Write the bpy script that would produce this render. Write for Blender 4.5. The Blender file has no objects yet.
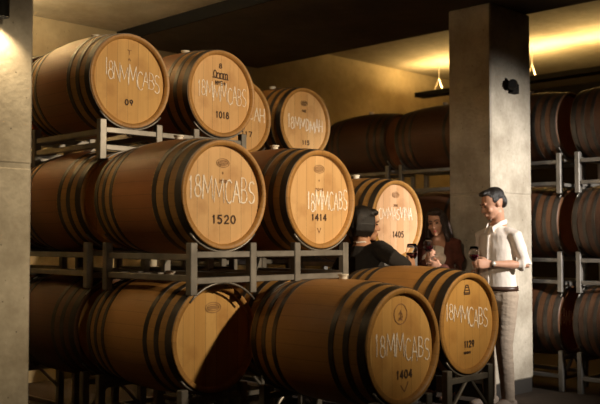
import bpy, bmesh, math, random
from mathutils import Vector, Matrix, noise
random.seed(7)
C = bpy.context.scene.collection
PI = math.pi
S2 = math.sqrt(0.5)
GR = PI/4                                   # the cellar grid is turned 45 degrees to the view

def G(u, v, z=0.0):                          # grid coordinates -> world
    return Vector(((u-v)*S2, (u+v)*S2, z))

# ------------------------------------------------------------------ materials
def mat(name, col, rough=0.6, metal=0.0, noise_scale=0, var=0.0, bump=0.0, spec=0.5, col2=None, stretch=(1,1,1), bump_scale=None):
    m = bpy.data.materials.new(name); m.use_nodes = True
    nt = m.node_tree; b = nt.nodes['Principled BSDF']
    b.inputs['Base Color'].default_value = (*col, 1)
    b.inputs['Roughness'].default_value = rough
    b.inputs['Metallic'].default_value = metal
    b.inputs['Specular IOR Level'].default_value = spec
    if noise_scale:
        tc = nt.nodes.new('ShaderNodeTexCoord'); mp = nt.nodes.new('ShaderNodeMapping')
        mp.inputs['Scale'].default_value = stretch
        nt.links.new(tc.outputs['Object'], mp.inputs['Vector'])
        n = nt.nodes.new('ShaderNodeTexNoise'); n.inputs['Scale'].default_value = noise_scale
        n.inputs['Detail'].default_value = 6
        nt.links.new(mp.outputs['Vector'], n.inputs['Vector'])
        r = nt.nodes.new('ShaderNodeValToRGB')
        c2 = col2 or tuple(c*(1-var) for c in col)
        r.color_ramp.elements[0].position = 0.32; r.color_ramp.elements[0].color = (*c2, 1)
        r.color_ramp.elements[1].position = 0.68; r.color_ramp.elements[1].color = (*col, 1)
        nt.links.new(n.outputs['Fac'], r.inputs['Fac'])
        nt.links.new(r.outputs['Color'], b.inputs['Base Color'])
        if bump:
            n2 = nt.nodes.new('ShaderNodeTexNoise'); n2.inputs['Scale'].default_value = bump_scale or noise_scale*3
            n2.inputs['Detail'].default_value = 4
            nt.links.new(mp.outputs['Vector'], n2.inputs['Vector'])
            bp = nt.nodes.new('ShaderNodeBump'); bp.inputs['Strength'].default_value = bump
            bp.inputs['Distance'].default_value = 0.01
            nt.links.new(n2.outputs['Fac'], bp.inputs['Height'])
            nt.links.new(bp.outputs['Normal'], b.inputs['Normal'])
    return m

class NT:
    def __init__(s, m): s.t = m.node_tree; s.L = s.t.links
    def n(s, ty, **kw):
        x = s.t.nodes.new(ty)
        for k, v in kw.items(): setattr(x, k, v)
        return x
    def put(s, sock, val):
        if isinstance(val, bpy.types.NodeSocket): s.L.new(val, sock)
        else: sock.default_value = val
    def math(s, op, a, b=0.0, c=None):
        x = s.n('ShaderNodeMath', operation=op); s.put(x.inputs[0], a); s.put(x.inputs[1], b)
        if c is not None: s.put(x.inputs[2], c)
        return x.outputs[0]
    def mix(s, f, a, b, bt='MIX'):
        x = s.n('ShaderNodeMix', data_type='RGBA', blend_type=bt)
        s.put(x.inputs[0], f)
        for i, v in ((6, a), (7, b)):
            if isinstance(v, tuple): v = (*v, 1) if len(v) == 3 else v
            s.put(x.inputs[i], v)
        return x.outputs[2]

def stave_mat(name, oak, stain, stain_amt, dirt=0.35):
    """barrel body: staves around the axis (local Y), wine stained bilge"""
    m = bpy.data.materials.new(name); m.use_nodes = True; q = NT(m)
    b = m.node_tree.nodes['Principled BSDF']
    tc = q.n('ShaderNodeTexCoord'); sp = q.n('ShaderNodeSeparateXYZ'); q.L.new(tc.outputs['Object'], sp.inputs[0])
    oi = q.n('ShaderNodeObjectInfo')
    x, y, z = sp.outputs
    ang = q.math('ARCTAN2', z, x)
    a = q.math('MULTIPLY', ang, 28/(2*PI))
    fl = q.math('FLOOR', a); fr = q.math('FRACT', a)
    wn = q.n('ShaderNodeTexWhiteNoise', noise_dimensions='2D')
    cv = q.n('ShaderNodeCombineXYZ'); q.put(cv.inputs[0], fl); q.put(cv.inputs[1], oi.outputs['Random'])
    q.L.new(cv.outputs[0], wn.inputs['Vector'])
    cg = q.n('ShaderNodeCombineXYZ'); q.put(cg.inputs[0], q.math('MULTIPLY', ang, 9.0)); q.put(cg.inputs[1], q.math('MULTIPLY', y, 3.0)); q.put(cg.inputs[2], q.math('MULTIPLY', oi.outputs['Random'], 30.0))
    gn = q.n('ShaderNodeTexNoise'); gn.inputs['Scale'].default_value = 3; gn.inputs['Detail'].default_value = 6
    q.L.new(cg.outputs[0], gn.inputs['Vector'])
    base = q.mix(q.math('MULTIPLY', wn.outputs['Value'], 0.45), (*oak,), tuple(c*0.55 for c in oak))
    base = q.mix(q.math('MULTIPLY', gn.outputs['Fac'], 0.5), base, tuple(c*0.45 for c in oak))
    ay = q.math('ABSOLUTE', y)
    wob = q.math('MULTIPLY', q.math('SUBTRACT', gn.outputs['Fac'], 0.5), 0.06)
    edge = q.math('LESS_THAN', q.math('ADD', ay, wob), 0.185)
    base = q.mix(q.math('MULTIPLY', edge, stain_amt), base, stain)
    n3 = q.n('ShaderNodeTexNoise'); n3.inputs['Scale'].default_value = 4; n3.inputs['Detail'].default_value = 8
    q.L.new(tc.outputs['Object'], n3.inputs['Vector'])
    rr = q.n('ShaderNodeValToRGB'); rr.color_ramp.elements[0].position = .45; rr.color_ramp.elements[1].position = .7
    q.L.new(n3.outputs['Fac'], rr.inputs['Fac'])
    base = q.mix(q.math('MULTIPLY', rr.outputs['Color'], dirt), base, tuple(c*0.3 for c in oak))
    seam = q.math('GREATER_THAN', q.math('ABSOLUTE', q.math('SUBTRACT', fr, 0.5)), 0.47)
    base = q.mix(q.math('MULTIPLY', seam, 0.28), base, (0.03, 0.015, 0.006))
    q.L.new(base, b.inputs['Base Color'])
    b.inputs['Roughness'].default_value = 0.48; b.inputs['Specular IOR Level'].default_value = 0.4
    bp = q.n('ShaderNodeBump'); bp.inputs['Strength'].default_value = .25; bp.inputs['Distance'].default_value = .004
    q.L.new(gn.outputs['Fac'], bp.inputs['Height']); q.L.new(bp.outputs['Normal'], b.inputs['Normal'])
    return m

def head_mat(name, oak):
    m = bpy.data.materials.new(name); m.use_nodes = True; q = NT(m)
    b = m.node_tree.nodes['Principled BSDF']
    tc = q.n('ShaderNodeTexCoord'); sp = q.n('ShaderNodeSeparateXYZ'); q.L.new(tc.outputs['Object'], sp.inputs[0])
    oi = q.n('ShaderNodeObjectInfo')
    x, y, z = sp.outputs
    xs = q.math('ADD', x, q.math('MULTIPLY', oi.outputs['Random'], 0.07))
    a = q.math('DIVIDE', xs, 0.078); fl = q.math('FLOOR', a); fr = q.math('FRACT', a)
    wn = q.n('ShaderNodeTexWhiteNoise', noise_dimensions='2D')
    cv = q.n('ShaderNodeCombineXYZ'); q.put(cv.inputs[0], fl); q.put(cv.inputs[1], oi.outputs['Random'])
    q.L.new(cv.outputs[0], wn.inputs['Vector'])
    cg = q.n('ShaderNodeCombineXYZ'); q.put(cg.inputs[0], q.math('MULTIPLY', x, 26.0)); q.put(cg.inputs[1], q.math('MULTIPLY', z, 1.6)); q.put(cg.inputs[2], q.math('MULTIPLY', oi.outputs['Random'], 50.0))
    gn = q.n('ShaderNodeTexNoise'); gn.inputs['Scale'].default_value = 2.2; gn.inputs['Detail'].default_value = 8
    q.L.new(cg.outputs[0], gn.inputs['Vector'])
    base = q.mix(q.math('MULTIPLY', wn.outputs['Value'], 0.85), oak, (oak[0]*.78, oak[1]*.68, oak[2]*.52))
    base = q.mix(q.math('MULTIPLY', gn.outputs['Fac'], 0.6), base, (oak[0]*.62, oak[1]*.5, oak[2]*.4))
    n3 = q.n('ShaderNodeTexNoise'); n3.inputs['Scale'].default_value = 7; n3.inputs['Detail'].default_value = 5
    q.L.new(tc.outputs['Object'], n3.inputs['Vector'])
    rr = q.n('ShaderNodeValToRGB'); rr.color_ramp.elements[0].position = .52; rr.color_ramp.elements[1].position = .75
    q.L.new(n3.outputs['Fac'], rr.inputs['Fac'])
    base = q.mix(q.math('MULTIPLY', rr.outputs['Color'], .5), base, (oak[0]*.5, oak[1]*.36, oak[2]*.25))
    seam = q.math('GREATER_THAN', q.math('ABSOLUTE', q.math('SUBTRACT', fr, 0.5)), 0.485)
    base = q.mix(q.math('MULTIPLY', seam, 0.55), base, (0.08, 0.04, 0.015))
    q.L.new(base, b.inputs['Base Color'])
    b.inputs['Roughness'].default_value = 0.6; b.inputs['Specular IOR Level'].default_value = 0.3
    return m

def concrete(name, col, col2, scale=1.6, joint=None):
    m = bpy.data.materials.new(name); m.use_nodes = True; q = NT(m)
    b = m.node_tree.nodes['Principled BSDF']
    tc = q.n('ShaderNodeTexCoord')
    n1 = q.n('ShaderNodeTexNoise'); n1.inputs['Scale'].default_value = scale; n1.inputs['Detail'].default_value = 8; n1.inputs['Roughness'].default_value = .65
    n2 = q.n('ShaderNodeTexNoise'); n2.inputs['Scale'].default_value = scale*14; n2.inputs['Detail'].default_value = 6
    vo = q.n('ShaderNodeTexVoronoi'); vo.inputs['Scale'].default_value = 16
    for n in (n1, n2, vo): q.L.new(tc.outputs['Object'], n.inputs['Vector'])
    r = q.n('ShaderNodeValToRGB'); r.color_ramp.elements[0].position = .36; r.color_ramp.elements[1].position = .64
    q.L.new(n1.outputs['Fac'], r.inputs['Fac'])
    base = q.mix(r.outputs['Color'], col2, col)
    base = q.mix(q.math('MULTIPLY', n2.outputs['Fac'], .5), base, tuple(c*.6 for c in col2))
    hole = q.math('LESS_THAN', q.math('ADD', vo.outputs['Distance'], q.math('MULTIPLY', n1.outputs['Fac'], .12)), .13)
    base = q.mix(q.math('MULTIPLY', hole, .75), base, tuple(c*.25 for c in col2))
    q.L.new(base, b.inputs['Base Color'])
    b.inputs['Roughness'].default_value = .85; b.inputs['Specular IOR Level'].default_value = .25
    bp = q.n('ShaderNodeBump'); bp.inputs['Strength'].default_value = .3; bp.inputs['Distance'].default_value = .01
    q.L.new(n2.outputs['Fac'], bp.inputs['Height']); q.L.new(bp.outputs['Normal'], b.inputs['Normal'])
    return m

OAK = (0.50, 0.27, 0.105)
M = {}
M['stave_red'] = stave_mat('stained_staves', (0.52, 0.26, 0.07), (0.27, 0.085, 0.024), 0.8)
M['stave_gold'] = stave_mat('oak_staves', (0.52, 0.265, 0.07), (0.36, 0.16, 0.045), 0.5)
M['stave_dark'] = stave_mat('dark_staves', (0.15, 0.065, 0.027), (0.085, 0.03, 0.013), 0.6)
M['head'] = head_mat('oak_head', (0.76, 0.49, 0.225))
M['head_pale'] = head_mat('pale_oak_head', (0.78, 0.52, 0.33))
M['head_amber'] = head_mat('amber_oak_head', (0.66, 0.40, 0.125))
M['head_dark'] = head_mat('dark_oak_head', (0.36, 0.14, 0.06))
M['hoop'] = mat('hoop_steel', (0.085, 0.07, 0.055), .42, .6, 8, .5, .1)
M['bung'] = mat('white_silicone', (0.8, 0.74, 0.62), .5)
M['chalk'] = mat('chalk', (0.98, 0.92, 0.82), .95, noise_scale=70, col2=(0.74, 0.58, 0.40), spec=.1)
M['ink'] = mat('burnt_ink', (0.035, 0.018, 0.01), .8, noise_scale=60, col2=(0.09, 0.045, 0.02))
M['faint'] = mat('faded_brand', (0.26, 0.13, 0.055), .8)
M['steel'] = mat('galvanised_steel', (0.30, 0.275, 0.24), .42, .5, 9, .35, .05)
M['con_pillar'] = concrete('pillar_concrete', (0.62, 0.55, 0.44), (0.33, 0.28, 0.21), 2.4)
M['con_wall'] = concrete('wall_concrete', (0.64, 0.51, 0.31), (0.38, 0.29, 0.16), 1.0)
M['con_ceil'] = concrete('ceiling_concrete', (0.62, 0.54, 0.40), (0.36, 0.30, 0.20), 1.1)
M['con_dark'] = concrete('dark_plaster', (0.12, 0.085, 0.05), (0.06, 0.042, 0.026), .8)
M['con_shade'] = concrete('shade_plaster', (0.035, 0.028, 0.02), (0.02, 0.016, 0.012), .8)  # near-black colour paints in the darkness of the unlit walls
M['floor'] = concrete('floor_concrete', (0.075, 0.052, 0.036), (0.045, 0.032, 0.022), 1.1)
M['black'] = mat('black_metal', (0.008, 0.007, 0.006), .7, 0, spec=.15)
M['base_board'] = mat('dark_plinth_paint', (0.03, 0.025, 0.02), .7)
M['skin_man'] = mat('skin_tan', (0.50, 0.26, 0.16), .55, noise_scale=20, var=.15)
M['skin_woman'] = mat('skin_warm', (0.56, 0.29, 0.18), .55, noise_scale=20, var=.12)
M['skin_other'] = mat('skin_brown', (0.50, 0.25, 0.14), .55, noise_scale=20, var=.12)
M['hair'] = mat('black_hair', (0.014, 0.009, 0.006), .45, noise_scale=40, var=.5, bump=.5, stretch=(4, 4, .6))
M['hair_brown'] = mat('dark_brown_hair', (0.045, 0.02, 0.011), .45, noise_scale=40, col2=(0.015, 0.008, 0.005), bump=.6, stretch=(4, 4, .6))
M['shirt'] = mat('white_linen', (0.72, 0.64, 0.56), .85, noise_scale=6, var=.08, bump=.9, bump_scale=13, stretch=(1, 1, .6))
M['top'] = mat('cream_knit', (0.78, 0.68, 0.56), .9, noise_scale=30, var=.1, bump=.3)
M['cardigan'] = mat('rust_cardigan', (0.13, 0.035, 0.018), .9, noise_scale=14, var=.4, bump=.6)
M['jumper'] = mat('black_wool', (0.018, 0.014, 0.011), .95, noise_scale=14, var=.3, bump=.4)
M['trousers'] = mat('beige_chino', (0.36, 0.28, 0.205), .85, noise_scale=6, var=.15, bump=1.0, bump_scale=14, stretch=(1, 1, 2.4))
M['jeans'] = mat('dark_denim', (0.03, 0.03, 0.04), .9)
M['belt'] = mat('brown_leather', (0.05, 0.022, 0.012), .45)
M['shoe'] = mat('grey_suede', (0.30, 0.23, 0.18), .8)
M['stubble'] = mat('stubble', (0.26, 0.13, 0.08), .8)
M['lip'] = mat('lip_red', (0.36, 0.07, 0.06), .45)
M['eye'] = mat('dark_eye', (0.02, 0.012, 0.008), .2)
M['watch'] = mat('watch_steel', (0.75, 0.68, 0.58), .25, .6)
M['strap'] = mat('watch_strap', (0.10, 0.05, 0.03), .6)
def glassy(name, col, rough=0.0, ior=1.45):
    m = bpy.data.materials.new(name); m.use_nodes = True
    b = m.node_tree.nodes['Principled BSDF']
    b.inputs['Base Color'].default_value = (*col, 1); b.inputs['Roughness'].default_value = rough
    b.inputs['Transmission Weight'].default_value = 1; b.inputs['IOR'].default_value = ior
    return m
M['glass'] = glassy('clear_glass', (1, 1, 1), 0, 1.45)
M['wine'] = mat('red_wine', (0.05, 0.004, 0.008), .08, spec=.6)
def emit(name, col, s):
    m = bpy.data.materials.new(name); m.use_nodes = True
    b = m.node_tree.nodes['Principled BSDF']
    b.inputs['Base Color'].default_value = (*col, 1)
    b.inputs['Emission Color'].default_value = (*col, 1); b.inputs['Emission Strength'].default_value = s
    return m
M['lamp'] = emit('lamp_lens', (1, .82, .55), 6)

# ------------------------------------------------------------------ helpers
def obj(name, bm, m, parent=None, smooth=False):
    me = bpy.data.meshes.new(name); bm.normal_update(); bm.to_mesh(me); bm.free()
    me.materials.append(m)
    if smooth:
        for p in me.polygons: p.use_smooth = True
    o = bpy.data.objects.new(name, me); C.objects.link(o)
    if parent: o.parent = parent
    return o
def tag(o, label=None, cat=None, group=None, kind=None):
    if label: o['label'] = label
    if cat: o['category'] = cat
    if group: o['group'] = group
    if kind: o['kind'] = kind
    return o
def thing(name, loc, rz=0, label=None, cat=None, group=None):
    o = bpy.data.objects.new(name, None); C.objects.link(o); o.empty_display_size = .1
    o.location = loc; o.rotation_euler = (0, 0, rz)
    return tag(o, label, cat, group)
def copy_tree(o, parent=None):
    c = o.copy(); C.objects.link(c)
    if parent: c.parent = parent
    for ch in list(o.children):
        if ch.name.split('.')[0] in ('stave_body', 'barrel_head', 'hoop', 'bung'): copy_tree(ch, c)
    return c
def box(bm, x0, x1, y0, y1, z0, z1, bevel=0.0):
    r = bmesh.ops.create_cube(bm, size=1)
    vs = r['verts']
    for v in vs:
        v.co = Vector(((x0+x1)/2+v.co.x*(x1-x0), (y0+y1)/2+v.co.y*(y1-y0), (z0+z1)/2+v.co.z*(z1-z0)))
    if bevel:
        es = list({e for v in vs for e in v.link_edges})
        bmesh.ops.bevel(bm, geom=es, offset=bevel, segments=1, affect='EDGES')
    return bm
def B(*a, **k):
    bm = bmesh.new(); return box(bm, *a, **k)
def frame_of(d):
    d = d.normalized(); up = Vector((0, 0, 1)) if abs(d.z) < .95 else Vector((0, 1, 0))
    s = d.cross(up).normalized(); return s, s.cross(d).normalized()
def loft(bm, pts, rad, seg=16, sideaxis=None, cap=True):
    """tube through pts; rad = list of r or (r_side, r_other); rounded ends"""
    pts = [Vector(p) for p in pts]; rad = [(r, r) if not isinstance(r, tuple) else r for r in rad]
    if cap:
        d0 = (pts[0]-pts[1]).normalized(); d1 = (pts[-1]-pts[-2]).normalized()
        r0, r1 = rad[0], rad[-1]; m0, m1 = min(r0), min(r1)
        pts = [pts[0]+d0*m0*.98, pts[0]+d0*m0*.75]+pts+[pts[-1]+d1*m1*.75, pts[-1]+d1*m1*.98]
        k = lambda r, f: (r[0]*f, r[1]*f)
        rad = [k(r0, .18), k(r0, .66)]+rad+[k(r1, .66), k(r1, .18)]
    rings = []
    n = len(pts)
    for i, p in enumerate(pts):
        d = (pts[min(i+1, n-1)]-pts[max(i-1, 0)])
        if sideaxis is not None:
            s = Vector(sideaxis); dn = d.normalized(); s = (s-dn*s.dot(dn)).normalized(); t = s.cross(dn).normalized()
        else: s, t = frame_of(d)
        rings.append([bm.verts.new(p+s*math.cos(2*PI*j/seg)*rad[i][0]+t*math.sin(2*PI*j/seg)*rad[i][1]) for j in range(seg)])
    for a, b in zip(rings, rings[1:]):
        for j in range(seg):
            bm.faces.new((a[j], a[(j+1) % seg], b[(j+1) % seg], b[j]))
    bm.faces.new(rings[0][::-1]); bm.faces.new(rings[-1])
    bmesh.ops.recalc_face_normals(bm, faces=bm.faces)
    return bm
def ell(bm, c, r, mtx=None, seg=20):
    res = bmesh.ops.create_uvsphere(bm, u_segments=seg, v_segments=seg//2+2, radius=1)
    for v in res['verts']:
        p = Vector((v.co.x*r[0], v.co.y*r[1], v.co.z*r[2]))
        if mtx: p = mtx @ p
        v.co = p+Vector(c)
    return bm
def lathe(bm, prof, seg=48, axis='Z'):
    rings = []
    for (r, h) in prof:
        ring = []
        for j in range(seg):
            a = 2*PI*j/seg
            p = (r*math.cos(a), r*math.sin(a), h) if axis == 'Z' else (r*math.cos(a), h, r*math.sin(a))
            ring.append(bm.verts.new(p))
        rings.append(ring)
    for a, b in zip(rings, rings[1:]):
        for j in range(seg): bm.faces.new((a[j], a[(j+1) % seg], b[(j+1) % seg], b[j]))
    return rings
def tube(bm, pts, r, seg=8):
    return loft(bm, pts, [r]*len(pts), seg, cap=False)

# ------------------------------------------------------------------ writing
def arc(cx, cy, rx, ry, a0, a1, n=9):
    return [(cx+rx*math.cos(math.radians(a0+(a1-a0)*i/n)), cy+ry*math.sin(math.radians(a0+(a1-a0)*i/n))) for i in range(n+1)]
F = {
 '0': [arc(.5, .5, .42, .5, 90, 450, 16)], '1': [[(.25, .8), (.5, 1), (.5, 0)]],
 '2': [arc(.5, .72, .38, .28, 165, -30, 8)+[(.1, 0), (.92, 0)]], '3': [arc(.45, .75, .38, .25, 150, -80, 8)+arc(.45, .26, .42, .26, 80, -150, 8)],
 '4': [[(.7, 0), (.7, 1), (.08, .3), (.95, .3)]], '5': [[(.85, 1), (.22, 1), (.18, .56)]+arc(.45, .32, .42, .32, 120, -140, 9)],
 '6': [[(.75, 1), (.25, .55)]+arc(.5, .3, .36, .3, 150, 510, 14)], '7': [[(.1, 1), (.9, 1), (.4, 0)]],
 '8': [arc(.5, .76, .3, .24, -90, 270, 12)+arc(.5, .27, .4, .27, 90, -270, 14)], '9': [arc(.5, .7, .36, .3, -20, 340, 14)+[(.78, .5), (.55, 0)]],
 'I': [[(.45, 1), (.5, 0)]],
 'M': [[(.02, 0), (.12, 1), (.5, .25), (.86, 1), (.98, 0)]], 'N': [[(.05, 0), (.08, 1), (.9, 0), (.94, 1)]],
 'C': [arc(.58, .5, .5, .5, 50, 310, 12)], 'A': [[(0, 0), (.5, 1), (1, 0)], [(.2, .38), (.85, .38)]],
 'B': [[(.12, 0), (.12, 1)], [(.12, 1)]+arc(.4, .76, .38, .24, 80, -80, 7)+[(.14, .52)]+arc(.45, .26, .46, .26, 80, -80, 7)+[(.12, 0)]],
 'S': [arc(.5, .75, .4, .25, 40, 260, 9)+arc(.45, .25, .42, .25, 80, -140, 9)],
 'V': [[(0, 1), (.45, 0), (.95, 1)]], 'H': [[(.05, 0), (.08, 1)], [(.92, 1), (.95, 0)], [(.08, .5), (.95, .5)]],
 'D': [[(.1, 0), (.1, 1)]+arc(.1, .5, .8, .5, 90, -90, 10)], 'Y': [[(0, 1), (.45, .5), (.95, 1)], [(.45, .5), (.45, 0)]],
 'O': [arc(.5, .5, .45, .5, 90, 450, 16)], 'E': [[(.9, 1), (.1, 1), (.1, 0), (.9, 0)], [(.1, .5), (.8, .5)]], 'R': [[(.1, 0), (.1, 1)]+arc(.4, .74, .42, .26, 90, -90, 8)+[(.1, .48)], [(.4, .48), (.9, 0)]],
 'T': [[(0, 1), (1, 1)], [(.5, 1), (.5, 0)]], 'U': [[(.08, 1)]+arc(.5, .35, .42, .35, 180, 360, 8)+[(.92, 1)]], '+': [[(.1, .5), (.9, .5)], [(.5, .1), (.5, .9)]],
 'o': [arc(.5, .35, .4, .35, 0, 360, 12)], 'n': [[(.05, 0), (.05, .7)], [(.05, .5)]+arc(.5, .4, .42, .3, 160, 0, 6)+[(.92, 0)]], 'm': [[(0, 0), (0, .7)]+arc(.25, .45, .25, .25, 150, 0, 5)+[(.5, 0), (.5, .45)]+arc(.75, .45, .25, .25, 150, 0, 5)+[(1, 0)]],
 ' ': [],
}
def strokes(bm, lines, w, y, thick=0.0012, rough=0.0):
    for ln in lines:
        pts = [Vector((p[0], 0, p[1])) for p in ln]
        for a, b in zip(pts, pts[1:]):
            d = b-a
            if d.length < 1e-6: continue
            d.normalize(); nrm = Vector((-d.z, 0, d.x)); wa = w*(1+random.uniform(-rough, rough))*.5
            a2, b2 = a-d*wa*.5, b+d*wa*.5
            t = thick*random.uniform(.8, 1.1)
            q = [a2+nrm*wa, b2+nrm*wa, b2-nrm*wa, a2-nrm*wa]
            f = [bm.verts.new((p.x, y-t, p.z)) for p in q]; k = [bm.verts.new((p.x, y, p.z)) for p in q]
            bm.faces.new(f[::-1])
            for m in range(4): bm.faces.new((f[m], f[(m+1) % 4], k[(m+1) % 4], k[m]))
def text_lines(s, cx, cz, width, height, gap=.28, jit=0.0, slope=0.0, slant=0.0):
    fw = {'M': 1.45, '1': .62, 'I': .45, 'm': 1.3}
    tot = sum(fw.get(c, 1) for c in s)+gap*(len(s)-1); unit = width/tot; out = []; X0 = cx-width/2
    for i, ch in enumerate(s):
        x0 = X0; cw = unit*fw.get(ch, 1); X0 += cw+unit*gap; dz = random.uniform(-jit, jit)*height; hs = 1+random.uniform(-jit, jit)
        for ln in F[ch]:
            q = []
            for (a, b) in ln:
                X = x0+a*cw+slant*(b-.5)*height; q.append((X, cz+(b-.5)*height*hs+dz+slope*(X-cx)))
            out.append(q)
    return out

# ------------------------------------------------------------------ barrel
RB, RE, HL, RI = .334, .298, .425, .273      # bilge radius, end radius, half length, head radius
def br(y):
    t = abs(y)/HL; return RB-(RB-RE)*t**1.9
def barrel_proto(kind, headm):
    """origin at the lowest point of the bilge; axis local Y; marked head towards -Y"""
    root = thing('wine_barrel', (0, 0, 0))
    bm = bmesh.new()
    prof = [(RI-.004, -HL+.04), (RI, -HL), (RE-.004, -HL)]+[(br(-HL+2*HL*i/22), -HL+2*HL*i/22) for i in range(23)]+[(RE-.004, HL), (RI, HL), (RI-.004, HL-.04)]
    lathe(bm, prof, 56, 'Y'); bmesh.ops.recalc_face_normals(bm, faces=bm.faces)
    b = obj('stave_body', bm, M[kind], root, True); b.location.z = RB
    for s in (-1, 1):
        bm = bmesh.new()
        yy = s*(HL-.028)
        lathe(bm, [(RI, yy-s*.02), (RI, yy), (RI*.5, yy-s*.001), (.001, yy-s*.001)], 48, 'Y')
        bmesh.ops.recalc_face_normals(bm, faces=bm.faces)
        h = obj('barrel_head', bm, M[headm], root); h.location.z = RB
    for s in (-1, 1):
        for (d0, d1, th) in ((.010, .056, .0035), (.108, .142, .003), (.200, .232, .003)):
            y0, y1 = s*(HL-d0), s*(HL-d1); bm = bmesh.new()
            lathe(bm, [(br(y0)-.004, y0), (br(y0)+th, y0), (br(y1)+th, y1), (br(y1)-.004, y1)], 56, 'Y')
            bmesh.ops.recalc_face_normals(bm, faces=bm.faces)
            o = obj('hoop', bm, M['hoop'], root, False); o.location.z = RB
            for p in o.data.polygons: p.use_smooth = True
            md = o.modifiers.new('split', 'EDGE_SPLIT'); md.split_angle = .6
    bm = bmesh.new(); lathe(bm, [(.001, RB-.01), (.022, RB-.01), (.024, RB+.016), (.030, RB+.018), (.031, RB+.026), (.001, RB+.027)], 20)
    bmesh.ops.recalc_face_normals(bm, faces=bm.faces)
    o = obj('bung', bm, M['bung'], root); o.location.z = RB
    return root
protos = {}
def barrel(u, vface, zc, label, kind='stave_gold', headm='head', group='wine barrels lying on the steel racks', bung=True):
    k = (kind, headm)
    if k in protos: r = copy_tree(protos[k])
    else: r = barrel_proto(kind, headm); protos[k] = r
    if not bung:
        for c in list(r.children):
            if c.name.startswith('bung'): bpy.data.objects.remove(c)
    r.location = G(u, vface-.028+HL, zc-RB); r.rotation_euler = (0, 0, GR)
    tag(r, label, 'wine barrel', group)
    return r
YH = -(HL-.028)-.001
def mark(root, name, lines, w, m, rough=.25, label=None):
    bm = bmesh.new(); strokes(bm, lines, w, YH, rough=rough)
    o = obj(name, bm, M[m], root); o.location.z = RB
    if label: o['label'] = label
    return o
def chalk(root, s, cx, cz, w, h, **k):
    ww = k.pop('lw', .0072)
    return mark(root, 'chalk_writing', text_lines(s, cx, cz, w, h, jit=.12, **k), ww, 'chalk', .45)
def number(root, s, cz=-.145, w=.145, h=.042, cx=0.0, m='ink'):
    return mark(root, 'stamped_number', text_lines(s, cx, cz, w, h, gap=.35), .0085, m, .1)
def crest(root, cz=.19, r=.033, m='faint'):
    L = [arc(0, cz, r*1.35, r*.72, 0, 360, 24), arc(0, cz, r*1.0, r*.45, 0, 360, 20), [(-r*.9, cz), (r*.9, cz)], [(-r*.6, cz+.007), (r*.6, cz+.007)], [(-r*.6, cz-.007), (r*.6, cz-.007)]]
    return mark(root, 'cooper_crest', L, .0035, m, .1)
def small(root, s, cz, w=.06, h=.015, m='faint', lw=.0035):
    return mark(root, 'small_stamp', text_lines(s, 0, cz, w, h), lw, m, .1)

# heights of barrel axes
ZB, ZM, ZT = .785, 1.578, 2.340
U0, U1 = 3.215, 3.965
b1520 = barrel(3.19, 3.79, ZM, 'oak barrel numbered 1520 with large chalk writing, middle tier at left centre', 'stave_red', 'head')
chalk(b1520, '18MMCABS', .0, .035, .475, .13, gap=.12, slope=-.02)
number(b1520, '1520', -.135, .165, .043, .01); crest(b1520, .175); small(b1520, '+', .12, .012); small(b1520, '2018', .075, .055)
b1414 = barrel(U1, 3.80, ZM, 'oak barrel numbered 1414 with chalk writing, right of barrel 1520 on the same rack', 'stave_red', 'head')
chalk(b1414, '18MMCABS', .075, -.01, .36, .115, gap=.12)
number(b1414, '1414', -.11, .13, .036, .0); crest(b1414, .185); small(b1414, '+', .115, .012); small(b1414, '2018', .06, .07); small(b1414, 'V', -.19, .03, .03)
b09 = barrel(3.26, 4.80, ZT, 'oak barrel numbered 09 on the top tier, beside the left concrete pillar', 'stave_red', 'head_amber')
chalk(b09, 'I8NMMCABS', .03, .035, .42, .115, gap=-.05, slope=-.17, lw=.0055)
number(b09, '09', -.135, .06, .032, .0); small(b09, 'T', .185, .03, .03); small(b09, 'A', .14, .018)
b1018 = barrel(3.99, 4.77, ZT, 'oak barrel numbered 1018 with a winery stamp at its top, right of barrel 09', 'stave_red', 'head')
chalk(b1018, '18MMMCABS', .02, .01, .44, .115, gap=.06, slope=-.05, lw=.0055)
number(b1018, '1018', -.145, .115, .042, .02)
mark(b1018, 'winery_stamp', text_lines('Onnm', .0, .135, .125, .05, gap=.05)+text_lines('8', 0, .195, .026, .03)+[[(-.07, .11), (.07, .105)]], .007, 'ink', .1)
mark(b1018, 'small_stamp', text_lines('NYS+', .0, .075, .09, .026), .006, 'ink', .1)
b117 = barrel(4.70, 5.36, 2.305, 'oak barrel numbered 117 half hidden behind barrel 1018 on the top tier', 'stave_gold', 'head')
chalk(b117, '18MMCAH', .03, .03, .44, .10, gap=.12); number(b117, '117', -.13, .11, .04, .06); small(b117, 'OO', -.185, .045, .014, 'ink')
b115 = barrel(5.43, 5.38, 2.325, 'oak barrel numbered 115 at the right end of the top tier, before the golden wall', 'stave_gold', 'head')
chalk(b115, '18MMDMAH', .015, -.01, .42, .10, gap=.1, slope=-.05, lw=.008)
number(b115, '115', -.165, .085, .034, .02); crest(b115, .17, .03, 'ink'); small(b115, 'NE', .105, .05, .018, 'ink', .005)
b1405 = barrel(5.335, 4.31, 1.482, 'pale oak barrel numbered 1405 behind the person in black', 'stave_gold', 'head_pale')
chalk(b1405, 'CMMASVINA', .0, .05, .40, .085, gap=.1, lw=.007); number(b1405, '1405', -.11, .13, .042, .03); crest(b1405, .19, .03); small(b1405, '2018', .11, .05)
b1404 = barrel(3.65, 2.92, ZB, 'golden oak barrel numbered 1404 in the foreground, bottom tier', 'stave_gold', 'head_amber')
chalk(b1404, '18MMCABS', .02, -.005, .45, .115, gap=.14, slope=-.09, lw=.006); number(b1404, '1404', -.145, .125, .04, .03)
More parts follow.
